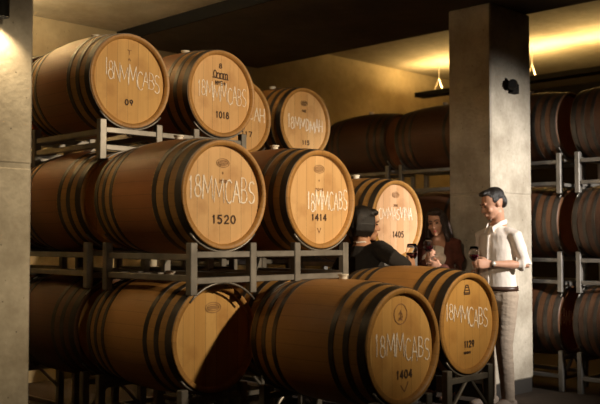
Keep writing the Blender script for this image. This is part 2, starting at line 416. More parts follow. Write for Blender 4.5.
mark(b1404, 'cooper_crest', [arc(.0, .165, .052, .052, 0, 360, 28), arc(.0, .155, .014, .02, -160, 160, 10), [(0, .135), (0, .185)], [(-.02, .135), (.02, .135)]], .0035, 'faint', .1)
mark(b1404, 'chalk_tick', [[(.0, -.20), (.03, -.235), (.06, -.185)]], .005, 'faint', .2)
b1129 = barrel(4.52, 3.11, .835, 'golden oak barrel numbered 1129 at the feet of the man in the white shirt', 'stave_gold', 'head_amber', bung=False)
chalk(b1129, '18MMCABS', -.0, .045, .44, .10, gap=.0, slope=-.13, lw=.0062); number(b1129, '1129', -.125, .10, .036, .02)
mark(b1129, 'cooper_crest', [[(-.03, .18), (.03, .18), (.012, .225), (-.012, .225), (-.03, .18)], [(-.02, .195), (.02, .195)], [(-.01, .212), (.01, .212)], [(-.03, .172), (.03, .172)]], .006, 'ink', .1)
small(b1129, 'NNNV', -.175, .07, .014, 'ink', .004)
# the unnumbered ones around them
gp = 'wine barrels lying on the steel racks'
bb = barrel(U0, 3.90, ZB, 'dim oak barrel on the bottom tier directly below barrel 1520', 'stave_gold', 'head_amber')
crest(bb, .17, .04)
barrel(U1, 4.02, ZB, 'dim oak barrel on the bottom tier directly below barrel 1414, behind barrel 1404', 'stave_gold', 'head_amber')
barrel(U0, 4.82, ZM, 'reddish barrel on the middle tier directly below barrel 09, left of barrel 1520', 'stave_red', 'head')
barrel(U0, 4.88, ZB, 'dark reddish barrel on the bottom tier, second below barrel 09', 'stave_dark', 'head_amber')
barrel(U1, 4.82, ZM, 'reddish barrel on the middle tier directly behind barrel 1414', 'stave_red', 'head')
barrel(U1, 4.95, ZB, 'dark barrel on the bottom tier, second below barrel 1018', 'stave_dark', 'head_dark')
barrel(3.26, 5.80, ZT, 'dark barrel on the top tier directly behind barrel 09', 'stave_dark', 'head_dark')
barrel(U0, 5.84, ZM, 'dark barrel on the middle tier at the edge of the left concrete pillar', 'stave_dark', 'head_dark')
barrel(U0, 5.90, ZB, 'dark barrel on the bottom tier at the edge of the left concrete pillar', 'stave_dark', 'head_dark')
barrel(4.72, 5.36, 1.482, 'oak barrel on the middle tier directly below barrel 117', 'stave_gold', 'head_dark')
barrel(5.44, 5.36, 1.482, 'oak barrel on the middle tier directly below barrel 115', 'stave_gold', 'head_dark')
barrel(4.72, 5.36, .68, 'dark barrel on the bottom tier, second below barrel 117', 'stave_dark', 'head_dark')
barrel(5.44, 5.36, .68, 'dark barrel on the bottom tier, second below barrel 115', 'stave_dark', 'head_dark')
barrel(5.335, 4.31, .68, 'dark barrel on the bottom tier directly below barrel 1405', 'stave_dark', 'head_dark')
UR = 7.475; ZR = [.62, 1.492, 2.364]
tn = ['bottom tier', 'middle tier', 'top tier']
vn = ['at the right edge of the picture', 'just right of the concrete column', 'just left of the concrete column', 'farthest left beside the golden wall']
for i, z in enumerate(ZR):
    for j in range(4):
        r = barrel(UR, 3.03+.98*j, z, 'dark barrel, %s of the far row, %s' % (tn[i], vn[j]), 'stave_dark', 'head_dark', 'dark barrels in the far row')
        if i == 0 and j == 1: chalk(r, '18MM', -.10, .03, .25, .12)

# ------------------------------------------------------------------ racks
def rod_arc(bm, cx, y, zc, r, a0, a1, rr=.006, n=12):
    tube(bm, [(cx+r*math.cos(math.radians(a0+(a1-a0)*i/n)), y, zc+r*math.sin(math.radians(a0+(a1-a0)*i/n))) for i in range(n+1)], rr, 8)
def rack(us, vface, zlow, zup, label, ground=False, group='steel racks between the barrels'):
    """a galvanised cradle between barrels at zlow and zup; ground=True stands on the floor"""
    n = len(us); uc = sum(us)/n; z0 = (zlow+.25) if not ground else 0.0; z1 = zup-.262
    root = thing('barrel_rack', G(uc, vface-.028+HL, 0), GR, label, 'barrel rack', group)
    zu = zup-.327                                 # upper rail centre
    zl = zlow+.327 if not ground else .12
    yf, yr = -HL+.024, HL-.024
    px = []
    for u in us: px += [u-uc-.212, u-uc+.212]
    for yy in (yf, yr):
        for x in px:
            obj('post', B(x-.024, x+.024, yy-.022, yy+.022, z0, z1, bevel=.004), M['steel'], root)
        for k in range(len(px)-1):
            for zz in (zu, zl):
                obj('rail', B(px[k]+.024, px[k+1]-.024, yy-.016, yy+.016, zz-.017, zz+.017, bevel=.003), M['steel'], root)
    for x in px[::1]:
        for zz in ((zu, zl) if not ground else (zl,)):
            obj('side_rail', B(x-.015, x+.015, yf+.022, yr-.022, zz-.030, zz+.004, bevel=.003) if zz == zu else B(x-.015, x+.015, yf+.022, yr-.022, zz-.004, zz+.030, bevel=.003), M['steel'], root)
    for u in us:
        for yy in (yf, yr):
            bm = bmesh.new(); rod_arc(bm, u-uc, yy-.006 if yy < 0 else yy+.006, zup, .312, -137, -43)
            obj('cradle', bm, M['steel'], root, True)
            if not ground:
                bm = bmesh.new(); rod_arc(bm, u-uc, yy-.006 if yy < 0 else yy+.006, zlow, .312, 137, 43)
                obj('cradle', bm, M['steel'], root, True)
    if ground:
        for k in range(0, len(px)-1, 2):
            for (xa, xb) in ((px[k], px[k]+.19), (px[k+1], px[k+1]-.19)):
                bm = bmesh.new(); tube(bm, [(xa, yf, zu-.2), (xb, yf, zu-.012)], .012, 8); obj('brace', bm, M['steel'], root)
    return root
rack([3.19, U1], 3.795, ZB, ZM, 'steel rack carrying barrels 1520 and 1414')
rack([3.26, 3.99], 4.785, ZM, ZT, 'steel rack carrying barrels 09 and 1018')
rack([U0, U1], 4.85, ZB, ZM, 'steel rack between middle and bottom tiers below barrels 09 and 1018')
rack([U0], 5.82, ZM, ZT, 'steel rack below the top tier at the edge of the left pillar')
rack([U0], 5.87, ZB, ZM, 'steel rack below the middle tier at the edge of the left pillar')
rack([4.72, 5.44], 5.36, 1.482, 2.29, 'steel rack carrying barrels 117 and 115')
rack([5.335], 4.31, .68, 1.482, 'steel rack carrying barrel 1405, below its head')
rack([4.72, 5.44], 5.36, .68, 1.482, 'steel rack two tiers below barrels 117 and 115')
gg = 'steel floor racks under the bottom tier'
rack([3.65], 2.92, 0, ZB, 'steel floor rack under barrel 1404', True, gg)
rack([4.52], 3.11, 0, .835, 'steel floor rack with braces under barrel 1129', True, gg)
rack([U0], 3.90, 0, ZB, 'steel floor rack two tiers below barrel 1520', True, gg)
rack([U1], 4.02, 0, ZB, 'steel floor rack two tiers below barrel 1414', True, gg)
rack([U0, U1], 4.88, 0, ZB, 'steel floor rack three tiers below barrels 09 and 1018', True, gg)
rack([U0], 5.90, 0, ZB, 'steel floor rack at the foot of the stack beside the left pillar', True, gg)
rack([4.72, 5.44], 5.36, 0, .68, 'steel floor rack three tiers below barrels 117 and 115', True, gg)
rack([5.335], 4.31, 0, .68, 'steel floor rack two tiers below barrel 1405', True, gg)
wn_ = ['at the right edge of the picture', 'just right of the concrete column', 'just left of the concrete column', 'beside the golden wall']
for j in range(4):
    v = 3.03+.98*j
    rack([UR], v, ZR[1], ZR[2], 'rack below the top tier, far row, %s' % wn_[j], False, 'steel racks of the far row')
    rack([UR], v, ZR[0], ZR[1], 'rack below the middle tier, far row, %s' % wn_[j], False, 'steel racks of the far row')
    rack([UR], v, 0, ZR[0], 'steel floor rack of the far row, %s' % wn_[j], True, 'steel racks of the far row')

# ------------------------------------------------------------------ setting
def struct(name, bm, m):
    o = obj(name, bm, m); o.rotation_euler = (0, 0, GR); o['kind'] = 'structure'; return o
ULo, UHi, VLo, VHi = -3.2, 12.5, -5.0, 7.75
ZBm, ZCl, ZCr = 3.34, 3.45, 3.68
BU0, BU1 = 5.12, 7.05
struct('floor', B(ULo, UHi, VLo, VHi, -.15, 0), M['floor'])
struct('ceiling', B(ULo, BU0, VLo, VHi, ZCl, ZCl+.4), M['con_ceil'])
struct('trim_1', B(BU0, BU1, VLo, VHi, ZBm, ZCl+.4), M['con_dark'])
struct('ceiling_right', B(BU1, UHi, VLo, VHi, ZCr, ZCr+.2), M['con_ceil'])
struct('trim_2', B(BU0-.012, BU0, VLo, VHi, ZBm-.004, ZCl), M['black'])
struct('wall_back', B(ULo, UHi, VHi, VHi+.2, -.15, ZCl+.5), M['con_wall'])
struct('wall_right', B(UHi, UHi+.2, VLo, VHi, -.15, ZCl+.5), M['con_shade'])
struct('wall_left', B(ULo-.2, ULo, VLo, VHi, -.15, ZCl+.5), M['con_shade'])
struct('wall_front', B(ULo, UHi, VLo-.2, VLo, -.15, ZCl+.5), M['con_shade'])
# left pillar (two casting lifts with a joint), right column (with plinth)
def col(name, u0, u1, v0, v1, ztop, joint, plinth=0.0):
    bm = bmesh.new()
    box(bm, u0, u1, v0, v1, plinth, joint-.006, bevel=.012)
    box(bm, u0+.006, u1-.006, v0+.006, v1-.006, joint-.02, joint+.02)
    box(bm, u0, u1, v0, v1, joint+.006, ztop, bevel=.012)
    return struct(name, bm, M['con_pillar'])
col('wall_pillar_left', 1.70, 2.27, 4.2, 4.7, ZCl, 1.33+75*4.5/900)
col('wall_column_right', 6.46, 7.10, 4.19, 4.62, ZBm, 1.33+46*7.6/900, .12)
struct('baseboard_right', B(6.47, 7.09, 4.2, 4.61, 0, .12), M['base_board'])

# pendant uplight
def pendant(name, u, v0, v1, z, zc, label, wires):
    root = thing(name, G(u, (v0+v1)/2, z), GR, label, 'light')
    h = (v1-v0)/2
    bm = bmesh.new(); box(bm, -.10, .10, -h, h, 0, .012); box(bm, -.10, -.09, -h, h, .012, .06); box(bm, .09, .10, -h, h, .012, .06)
    box(bm, -.09, .09, -h, -h+.01, .012, .06); box(bm, -.09, .09, h-.01, h, .012, .06)
    obj('trough', bm, M['black'], root)
    bm = bmesh.new(); box(bm, -.05, .05, -h+.05, h-.05, .0125, .03); obj('light_strip', bm, M['lamp'], root)
    for w in wires:
        y = w-(v0+v1)/2
        bm = bmesh.new()
        tube(bm, [(0, y, zc-z), (0, y, .22)], .004, 6); tube(bm, [(0, y, .22), (-.095, y, .06)], .004, 6); tube(bm, [(0, y, .22), (.095, y, .06)], .004, 6)
        obj('hanging_wire', bm, M['watch'], root)
    return root
pendant('pendant_uplight', 9.7, 3.4, 7.42, 3.25, ZCr, 'long dark pendant uplight hung on thin wires behind the concrete column', (7.09, 5.7, 4.3))
pendant('pendant_uplight', 3.0, 6.1, 7.4, 3.0, ZCl, 'short dark pendant uplight behind the left pillar', (6.3, 7.2))

# wall lamps
r = thing('wall_lamp', G(2.05, 4.12, 2.42), GR, 'black cylinder wall lamp glowing downwards on the left pillar', 'lamp')
bm = bmesh.new(); lathe(bm, [(.001, .17), (.040, .17), (.040, 0), (.038, 0), (.038, .03), (.001, .03)], 28); bmesh.ops.recalc_face_normals(bm, faces=bm.faces); obj('lamp_shade', bm, M['black'], r)
obj('wall_bracket', B(-.02, .02, .038, .08, .06, .12), M['black'], r)
bm = bmesh.new(); lathe(bm, [(.001, .022), (.036, .022), (.036, .028), (.001, .028)], 24); obj('lamp_lens', bm, M['lamp'], r)
r = thing('spotlight_fixture', G(6.74, 4.2, 2.66), GR, 'small black spotlight fixture fixed on the right face of the column', 'spotlight')
obj('mounting_box', B(-.01, .09, -.06, 0, -.065, .02, bevel=.004), M['black'], r)
bm = bmesh.new(); lathe(bm, [(.001, -.09), (.03, -.09), (.042, -.07), (.042, .03), (.034, .05), (.001, .05)], 24)
o = obj('lamp_head', bm, M['black'], r); o.rotation_euler = (PI/2, 0, -.9); o.location = (-.045, -.075, 0)
bm = bmesh.new(); tube(bm, [(-.045, -.05, .0), (-.05, -.02, .05), (-.05, 0, .06)], .01, 8); obj('arm', bm, M['black'], r)

# ------------------------------------------------------------------ glasses
def wine_glass(loc, label, tilt=(0, 0, 0), level=.42):
    root = thing('wine_glass', loc, 0, label, 'wine glass', None); root.rotation_euler = tilt
    bm = bmesh.new()
    prof_o = [(.034, 0), (.034, .002), (.012, .005), (.0045, .012), (.004, .085), (.008, .092), (.026, .105), (.038, .125), (.041, .145), (.037, .175), (.031, .205)]
    prof_i = [(.0298, .205), (.0358, .175), (.0398, .145), (.0368, .126), (.025, .107), (.006, .096), (.0005, .095)]
    lathe(bm, [(.0005, 0)]+prof_o+prof_i, 28); bmesh.ops.recalc_face_normals(bm, faces=bm.faces)
    obj('glass_bowl_and_stem', bm, M['glass'], root, True)
    bm = bmesh.new(); lathe(bm, [(.0005, .0955), (.006, .0965), (.0245, .1075), (.0362, .1265), (.0392, .143), (.0005, .143)], 28)
    bmesh.ops.recalc_face_normals(bm, faces=bm.faces); obj('red_wine', bm, M['wine'], root, True)
    return root

# ------------------------------------------------------------------ people
def rem(o, vox, smooth=4, f=.6):
    m = o.modifiers.new('remesh', 'REMESH'); m.mode = 'VOXEL'; m.voxel_size = vox; m.use_smooth_shade = True
    s = o.modifiers.new('smooth', 'SMOOTH'); s.iterations = smooth; s.factor = f
    return o
def hand(bm, wrist, d, nrm, side, curl=38, spread=.0, L=1.0):
    """d: along the palm, nrm: palm faces this way, fingers close towards it; side: unit towards the thumb"""
    w = Vector(wrist); d = Vector(d).normalized(); nrm = Vector(nrm); nrm = (nrm-d*nrm.dot(d)).normalized(); s = Vector(side); s = (s-d*s.dot(d)-nrm*s.dot(nrm)).normalized()
    pl = .088*L
    loft(bm, [w-d*.01, w+d*.03, w+d*.065, w+d*pl], [(.027, .020), (.036, .016), (.041, .0145), (.038, .012)], 14, sideaxis=s)
    for k, (off, ln, r) in enumerate(((.030, .072, .0088), (.0105, .080, .0092), (-.0095, .074, .0088), (-.029, .058, .0078))):
        p = w+d*(pl-.012)+s*off; pts = [p.copy()]; a = math.radians(curl*.45)
        for j, fr_ in enumerate((.45, .3, .25)):
            dd = (d*math.cos(a)+nrm*math.sin(a)+s*off*spread).normalized()
            p = p+dd*ln*fr_*L*1.15; pts.append(p.copy()); a += math.radians(curl)
        loft(bm, pts, [r*1.05, r, r*.93, r*.82], 10)
    p = w+d*.028+s*.026; a1 = (d*.62+s*.62+nrm*.48).normalized(); a2 = (d*.75+s*.12+nrm*.65).normalized()
    loft(bm, [w+d*.015+s*.014, p, p+a1*.032, p+a1*.032+a2*.028, p+a1*.032+a2*.05], [.015, .014, .0115, .0105, .009], 10)
def person(name, loc, rz, label, J, skin, hair_fn, outfit, headrot, hc, sc=1.0, hands=None, face=True):
    root = thing(name, loc, rz, label, 'person')
    bm = bmesh.new(); V = Vector
    P = {k: V(v) for k, v in J.items()}
    hm = Matrix.Rotation(math.radians(headrot[0]), 3, 'Z') @ Matrix.Rotation(math.radians(headrot[1]), 3, 'X') @ Matrix.Rotation(math.radians(headrot[2]), 3, 'Y')
    H = lambda p: hc_ + hm @ (V(p)*sc)
    hc_ = V(hc)
    # torso
    t = outfit.get('thin', 1.0)
    loft(bm, [P['pelvis']-V((0, 0, .05)), P['pelvis']+V((0, 0, .05)), P['waist'], P['chest'], P['chest']+V((0, 0, .10)), P['neck']], [(.155*t, .105*t), (.155*t, .10*t), (.125*t, .085*t), (.155*t, .105*t), (.145*t, .09*t), (.065, .06)], 20, sideaxis=(1, 0, 0))
    loft(bm, [P['neck']-V((0, 0, .05)), P['neck']+V((0, 0, .03)), H((0, .01, -.07)), H((0, .0, -.02))], [(.062*t, .058*t), (.052*t, .054*t), (.05*t, .054*t), (.05, .05)], 16)
    for s in ('l', 'r'):
        sg = 1 if s == 'l' else -1
        loft(bm, [P['chest']+V((sg*.06, 0, .11)), P['sh_'+s], P['sh_'+s]*.45+P['el_'+s]*.55, P['el_'+s], P['el_'+s]*.6+P['wr_'+s]*.4, P['wr_'+s]], [.042*t, .042*t, .040*t, .036*t, .036*t, (.025*t, .022*t)], 14)
        loft(bm, [P['hip_'+s], P['hip_'+s]*.5+P['kn_'+s]*.5, P['kn_'+s], P['kn_'+s]*.65+P['an_'+s]*.35, P['an_'+s]], [.085*t, .07*t, .052*t, .053*t, .036*t], 16)
        a = P['an_'+s]; loft(bm, [a+V((0, .03, -.03)), a+V((0, -.05, -.035)), a+V((sg*.01, -.15, -.05))], [(.034, .03), (.04, .03), (.038, .018)], 12, sideaxis=(1, 0, 0))
    if hands:
        for hd in hands: hand(bm, *hd)
    # head
    ell(bm, H((0, .012, .030)), (.074*sc, .094*sc, .088*sc), hm)
    ell(bm, H((0, -.022, -.028)), (.060*sc, .070*sc, .084*sc), hm)
    ell(bm, H((0, -.045, -.080)), (.040*sc, .042*sc, .030*sc), hm)
    ell(bm, H((0, -.072, -.096)), (.021*sc, .019*sc, .018*sc), hm)
    loft(bm, [H((0, -.084, .012)), H((0, -.097, -.010)), H((0, -.108, -.030))], [.0085*sc, .010*sc, .0125*sc], 10)
    for sg in (-1, 1):
        ell(bm, H((sg*.012, -.096, -.035)), (.009*sc, .010*sc, .007*sc), hm, 10)
        ell(bm, H((sg*.072, .012, -.008)), (.010*sc, .019*sc, .030*sc), hm, 12)
        ell(bm, H((sg*.028, -.083, .024)), (.024*sc, .012*sc, .008*sc), hm, 12)
        ell(bm, H((sg*.040, -.062, -.030)), (.022*sc, .022*sc, .022*sc), hm, 12)
    ell(bm, H((0, -.091, -.060)), (.022*sc, .010*sc, .0055*sc), hm, 12)
    ell(bm, H((0, -.089, -.070)), (.020*sc, .010*sc, .006*sc), hm, 12)
    body = obj('body', bm, M[skin], root, True); rem(body, .0058, 3, .5)
    if face:
        for sg in (-1, 1):
            bm = bmesh.new(); ell(bm, H((sg*.029, -.0835, .003)), (.0125*sc, .0075*sc, .0065*sc), hm, 12); obj('eye', bm, M['eye'], body, True)
            bm = bmesh.new(); loft(bm, [H((sg*.012, -.0955, .022)), H((sg*.028, -.0955, .030)), H((sg*.046, -.081, .025))], [.0032, .004, .0025], 8); obj('eyebrow', bm, M['hair'], body, True)
        bm = bmesh.new(); ell(bm, H((0, -.0965, -.0605)), (.019*sc, .0065*sc, .004*sc), hm, 12); ell(bm, H((0, -.0955, -.0695)), (.017*sc, .0065*sc, .005*sc), hm, 12)
        obj('lips', bm, M[outfit.get('lips', skin)], body, True)
    hair_fn(root, H, hm, sc)
    return root, P, H, hm
def V3(*a): return Vector(a)

# ---- man in white shirt
def man_hair(root, H, hm, sc):
    bm = bmesh.new()
    ell(bm, H((0, .026, .052)), (.0775*sc, .090*sc, .076*sc), hm)
    ell(bm, H((0, -.030, .102)), (.052*sc, .056*sc, .024*sc), hm)
    ell(bm, H((0, .075, .0)), (.062*sc, .042*sc, .065*sc), hm)
    for sg in (-1, 1): ell(bm, H((sg*.066, .005, .028)), (.014*sc, .030*sc, .030*sc), hm, 12)
    rem(obj('hair', bm, M['hair'], root, True), .006, 2)
    bm = bmesh.new()   # short beard shadow along the jaw
    for sg in (-1, 1):
        loft(bm, [H((sg*.030, -.066, -.092)), H((sg*.016, -.074, -.102)), H((0, -.080, -.102))], [.006, .010, .011], 10)
    loft(bm, [H((-.026, -.089, -.062)), H((-.014, -.096, -.052)), H((.014, -.096, -.052)), H((.026, -.089, -.062))], [.003, .004, .004, .003], 8)
    rem(obj('beard', bm, M['stubble'], root, True), .005, 2)
man_xy = (197/900*7.2, 7.2)
ml = math.radians(-53)
J = dict(pelvis=(0, 0, .93), waist=(0, 0, 1.08), chest=(0, .005, 1.26), neck=(0, .012, 1.455),
         sh_l=(.165, .01, 1.375), el_l=(.240, .055, 1.135), wr_l=(.105, -.20, 1.145),
         sh_r=(-.165, .01, 1.375), el_r=(-.235, .05, 1.13), wr_r=(-.20, -.12, .96),
         hip_l=(.09, 0, .90), kn_l=(.085, -.03, .50), an_l=(.085, .02, .09), hip_r=(-.09, 0, .90), kn_r=(-.11, -.02, .50), an_r=(-.12, .04, .09))
man, P, H, hm = person('person', (man_xy[0], man_xy[1], 0), ml, 'man in white shirt and beige trousers standing by the column looking down', J, 'skin_man', man_hair, {'lips': 'skin_man'}, (-26, 22, 0), (0, -.045, 1.62), 1.0,
    hands=[((.102, -.205, 1.145), (-.45, -.85, .02), (-.75, .5, -.1), (0, .0, 1), 48), ((-.20, -.12, .96), (.1, -.5, -.85), (.8, .3, .1), (0, -1, 0), 25)])
V = Vector
bm = bmesh.new()
loft(bm, [V((0, 0, .875)), V((0, 0, .95)), V((0, -.004, 1.08)), P['chest']+V((0, -.004, 0)), P['chest']+V((0, 0, .10)), P['neck']-V((0, 0, .015))], [(.172, .122), (.170, .120), (.156, .112), (.172, .122), (.165, .105), (.078, .07)], 24, sideaxis=(1, 0, 0), cap=False)
for s in ('l', 'r'):
    sg = 1 if s == 'l' else -1
    a, b, w = P['sh_'+s], P['el_'+s], P['wr_'+s]
    loft(bm, [P['chest']+V((sg*.05, 0, .11)), P['chest']+V((sg*.11, .004, .12)), a+V((sg*.012, 0, -.012)), a*.5+b*.5, b, b*.86+w*.14], [.058, .055, .055, .054, .052, .049], 16)
    loft(bm, [b*.92+w*.08, b*.84+w*.16], [.054, .053], 16, cap=False)    # rolled cuff
shirt = rem(obj('shirt', bm, M['shirt'], man, True), .008, 3)
bm = bmesh.new()
for sg in (-1, 1):   # open collar
    loft(bm, [V((0, .085, 1.475)), V((sg*.062, .04, 1.478)), V((sg*.062, -.03, 1.458)), V((sg*.030, -.082, 1.42)), V((sg*.05, -.10, 1.385))], [(.008, .022)]*4+[(.005, .008)], 10)
rem(obj('collar', bm, M['shirt'], shirt, True), .005, 2)
bm = bmesh.new(); loft(bm, [V((0, -.083, 1.415)), V((0, -.118, 1.34)), V((0, -.128, 1.2)), V((0, -.120, 1.05)), V((0, -.123, .90))], [(.016, .006)]*5, 8, sideaxis=(1, 0, 0))
obj('button_placket', bm, M['shirt'], shirt, True)
bm = bmesh.new()
for z in (1.36, 1.28, 1.20, 1.12, 1.04, .96): ell(bm, (0, -.1345 if z < 1.3 else -.122, z), (.005, .002, .005), None, 8)
obj('button', bm, M['top'], shirt, True)
bm = bmesh.new()
loft(bm, [V((0, 0, .95)), V((0, 0, .86))], [(.168, .118), (.172, .128)], 24, sideaxis=(1, 0, 0))
for s in ('l', 'r'):
    h, k, a = P['hip_'+s], P['kn_'+s], P['an_'+s]
    loft(bm, [h, h*.5+k*.5, k, k*.5+a*.5, a+V((0, -.005, -.02))], [.098, .085, .068, .062, .052], 16)
rem(obj('trousers', bm, M['trousers'], man, True), .008, 3)
bm = bmesh.new(); lathe(bm, [(1.0, .93), (1.03, .93), (1.03, .965), (1.0, .965)], 40)
for v in bm.verts: v.co.x *= .176; v.co.y *= .128
bmesh.ops.recalc_face_normals(bm, faces=bm.faces); belt = obj('belt', bm, M['belt'], man, True)
obj('buckle', B(-.022, .022, -.138, -.128, .932, .963, bevel=.003), M['watch'], belt)
for s in ('l', 'r'):
    a = P['an_'+s]; sg = 1 if s == 'l' else -1; bm = bmesh.new()
    loft(bm, [a+V((0, .045, -.048)), a+V((0, -.03, -.045)), a+V((sg*.008, -.10, -.052)), a+V((sg*.012, -.19, -.060))], [(.042, .040), (.046, .044), (.048, .036), (.042, .026)], 14, sideaxis=(1, 0, 0))
    box(bm, a.x-.044, a.x+.050, a.y-.21, a.y+.07, .0, .018)
    rem(obj('shoe', bm, M['shoe'], man, True), .006, 2)
wv = (P['wr_l']-P['el_l']).normalized(); wc = P['wr_l']-wv*.015
bm = bmesh.new(); loft(bm, [wc-wv*.011, wc+wv*.011], [(.029, .026)]*2, 18, cap=False); wt = obj('wrist_watch', bm, M['strap'], man, True)
sd, up = frame_of(wv)
outn = V((.85, -.5, .15)).normalized(); outn = (outn-wv*outn.dot(wv)).normalized()
bm = bmesh.new(); loft(bm, [wc+outn*.024, wc+outn*.034], [.019, .018], 20, cap=False); obj('watch_face', bm, M['watch'], wt, True)
def W(root_loc, rz, p):
    c, s = math.cos(rz), math.sin(rz); return V((root_loc[0]+p[0]*c-p[1]*s, root_loc[1]+p[0]*s+p[1]*c, p[2]))
wine_glass(W(man_xy, ml, (.022, -.300, 1.075)), 'glass of red wine held by the man in the white shirt', (math.radians(5), 0, 0))

# ---- woman
def long_hair(root, H, hm, sc):
    bm = bmesh.new()
    ell(bm, H((0, .028, .045)), (.082*sc, .094*sc, .086*sc), hm)
    ell(bm, H((.02, -.040, .093)), (.060*sc, .05*sc, .030*sc), hm)
    random.seed(3)
    for sg in (-1, 1):
        for k in range(9):
            x = sg*(.062+.006*(k % 3)); y = -.040+.015*k
            p = [H((x*.9, y, .06)), H((x*1.06, y-.003, .0)), H((x*1.18, y-.010*math.cos(k), -.07)), H((x*1.05+sg*.02, y-.018*math.sin(k*1.7), -.14)), H((x*1.25, y+.012*math.cos(k*2.1), -.21)), H((x*1.05, y-.02, -.29-.012*(k % 4)))]
            loft(bm, p, [.014, .017, .018, .019, .016, .006], 10)
    for k in range(7):
        x = -.06+.02*k
        loft(bm, [H((x, .08, .04)), H((x*1.2, .098, -.06)), H((x*1.3, .10+.01*math.sin(k*2), -.16)), H((x*1.2, .09, -.28))], [.03, .03, .027, .012], 10)
    rem(obj('hair', bm, M['hair_brown'], root, True), .007, 2)
wo_xy = (139/900*7.55, 7.55); wl = math.radians(-33)
J = dict(pelvis=(0, 0, .87), waist=(0, 0, 1.0), chest=(0, .0, 1.16), neck=(0, .01, 1.335),
         sh_l=(.155, .01, 1.29), el_l=(.205, -.01, 1.045), wr_l=(.10, -.175, 1.10),
         sh_r=(-.155, .01, 1.29), el_r=(-.205, -.04, 1.06), wr_r=(-.03, -.175, 1.145),
         hip_l=(.08, 0, .84), kn_l=(.08, -.02, .46), an_l=(.08, .02, .085), hip_r=(-.08, 0, .84), kn_r=(-.09, -.02, .46), an_r=(-.09, .02, .085))
wom, P, H, hm = person('person', (wo_xy[0], wo_xy[1], 0), wl, 'woman with long wavy dark hair, rust cardigan and cream top raising a wine glass', J, 'skin_woman', long_hair, {'thin': .88, 'lips': 'lip'}, (12, 8, -8), (-.015, -.03, 1.475), .95,
    hands=[((.10, -.175, 1.10), (-.80, -.30, .25), (0, 1, .1), (0, -.1, 1), 30, 0, .92), ((-.03, -.175, 1.145), (.35, -.50, .65), (.5, .7, -.1), (-.3, -.2, .9), 45, 0, .92)])
bm = bmesh.new()
loft(bm, [P['pelvis'], P['waist'], P['chest'], P['chest']+V((0, -.01, .07)), P['chest']+V((0, 0, .115))], [(.150, .108), (.124, .092), (.148, .118), (.125, .100), (.10, .07)], 24, sideaxis=(1, 0, 0), cap=False)
for sg in (-1, 1): ell(bm, P['chest']+V((sg*.065, -.075, .005)), (.058, .055, .058))
rem(obj('top', bm, M['top'], wom, True), .008, 3)
bm = bmesh.new()
for s in ('l', 'r'):
    sg = 1 if s == 'l' else -1; a, b, w = P['sh_'+s], P['el_'+s], P['wr_'+s]
    loft(bm, [V((sg*.05, .03, 1.325)), a+V((-sg*.01, 0, .005)), a*.5+b*.5, b, b*.45+w*.55, b*.06+w*.94], [.045, .058, .053, .050, .045, .040], 16)
    loft(bm, [V((sg*.075, .01, 1.315)), V((sg*.105, -.045, 1.22)), V((sg*.115, -.07, 1.10)), V((sg*.115, -.06, .96)), V((sg*.125, -.05, .76))], [(.032, .035), (.046, .052), (.042, .056), (.044, .056), (.046, .06)], 14, sideaxis=(1, 0, 0))
loft(bm, [V((0, .045, .74)), V((0, .045, 1.0)), V((0, .045, 1.2)), V((0, .035, 1.31))], [(.155, .075), (.14, .065), (.15, .07), (.10, .045)], 20, sideaxis=(1, 0, 0))
rem(obj('cardigan', bm, M['cardigan'], wom, True), .008, 3)
bm = bmesh.new()
loft(bm, [V((0, 0, .88)), V((0, 0, .80))], [(.148, .105), (.155, .115)], 20, sideaxis=(1, 0, 0))
for s in ('l', 'r'):
    h, k, a = P['hip_'+s], P['kn_'+s], P['an_'+s]; loft(bm, [h, h*.5+k*.5, k, a], [.088, .074, .055, .042], 16)
rem(obj('trousers', bm, M['jeans'], wom, True), .009, 2)
for s in ('l', 'r'):
    a = P['an_'+s]; bm = bmesh.new()
    loft(bm, [a+V((0, .04, -.045)), a+V((0, -.03, -.045)), a+V((0, -.15, -.062))], [(.034, .038), (.038, .036), (.036, .022)], 12, sideaxis=(1, 0, 0)); rem(obj('shoe', bm, M['belt'], wom, True), .006, 2)
wine_glass(W(wo_xy, wl, (.035, -.262, 1.14)), 'glass of red wine held up by the woman in the rust cardigan', (math.radians(4), math.radians(-5), 0))

# ---- person in black
def bob_hair(root, H, hm, sc):
    bm = bmesh.new()
    ell(bm, H((0, .030, .045)), (.092*sc, .100*sc, .092*sc), hm)
    ell(bm, H((0, -.045, .088)), (.062*sc, .050*sc, .030*sc), hm)
    for sg in (-1, 1):
        for k in range(6):
            y = -.04+.022*k; x = sg*.078
            loft(bm, [H((x*.9, y, .05)), H((x*1.1, y, .0)), H((x*1.08, y+.005, -.05)), H((x*.92, y+.012, -.085))], [.018, .020, .018, .009], 10)
    for k in range(6):
        x = -.05+.02*k
        loft(bm, [H((x, .08, .03)), H((x*1.1, .095, -.03)), H((x, .085, -.09))], [.03, .028, .013], 10)
    rem(obj('hair', bm, M['hair'], root, True), .007, 2)
bl_xy = ((4.74-4.13)*S2, (4.74+4.13)*S2); blr = math.radians(135)
J = dict(pelvis=(0, .0, .86), waist=(0, .0, .99), chest=(0, -.01, 1.13), neck=(0, -.005, 1.305),
         sh_l=(.165, .0, 1.265), el_l=(.20, .03, 1.01), wr_l=(.165, -.15, .93),
         sh_r=(-.165, .0, 1.265), el_r=(-.375, .13, 1.215), wr_r=(-.345, -.075, 1.155),
         hip_l=(.08, 0, .83), kn_l=(.08, -.02, .46), an_l=(.08, .02, .085), hip_r=(-.08, 0, .83), kn_r=(-.08, -.02, .46), an_r=(-.08, .02, .085))
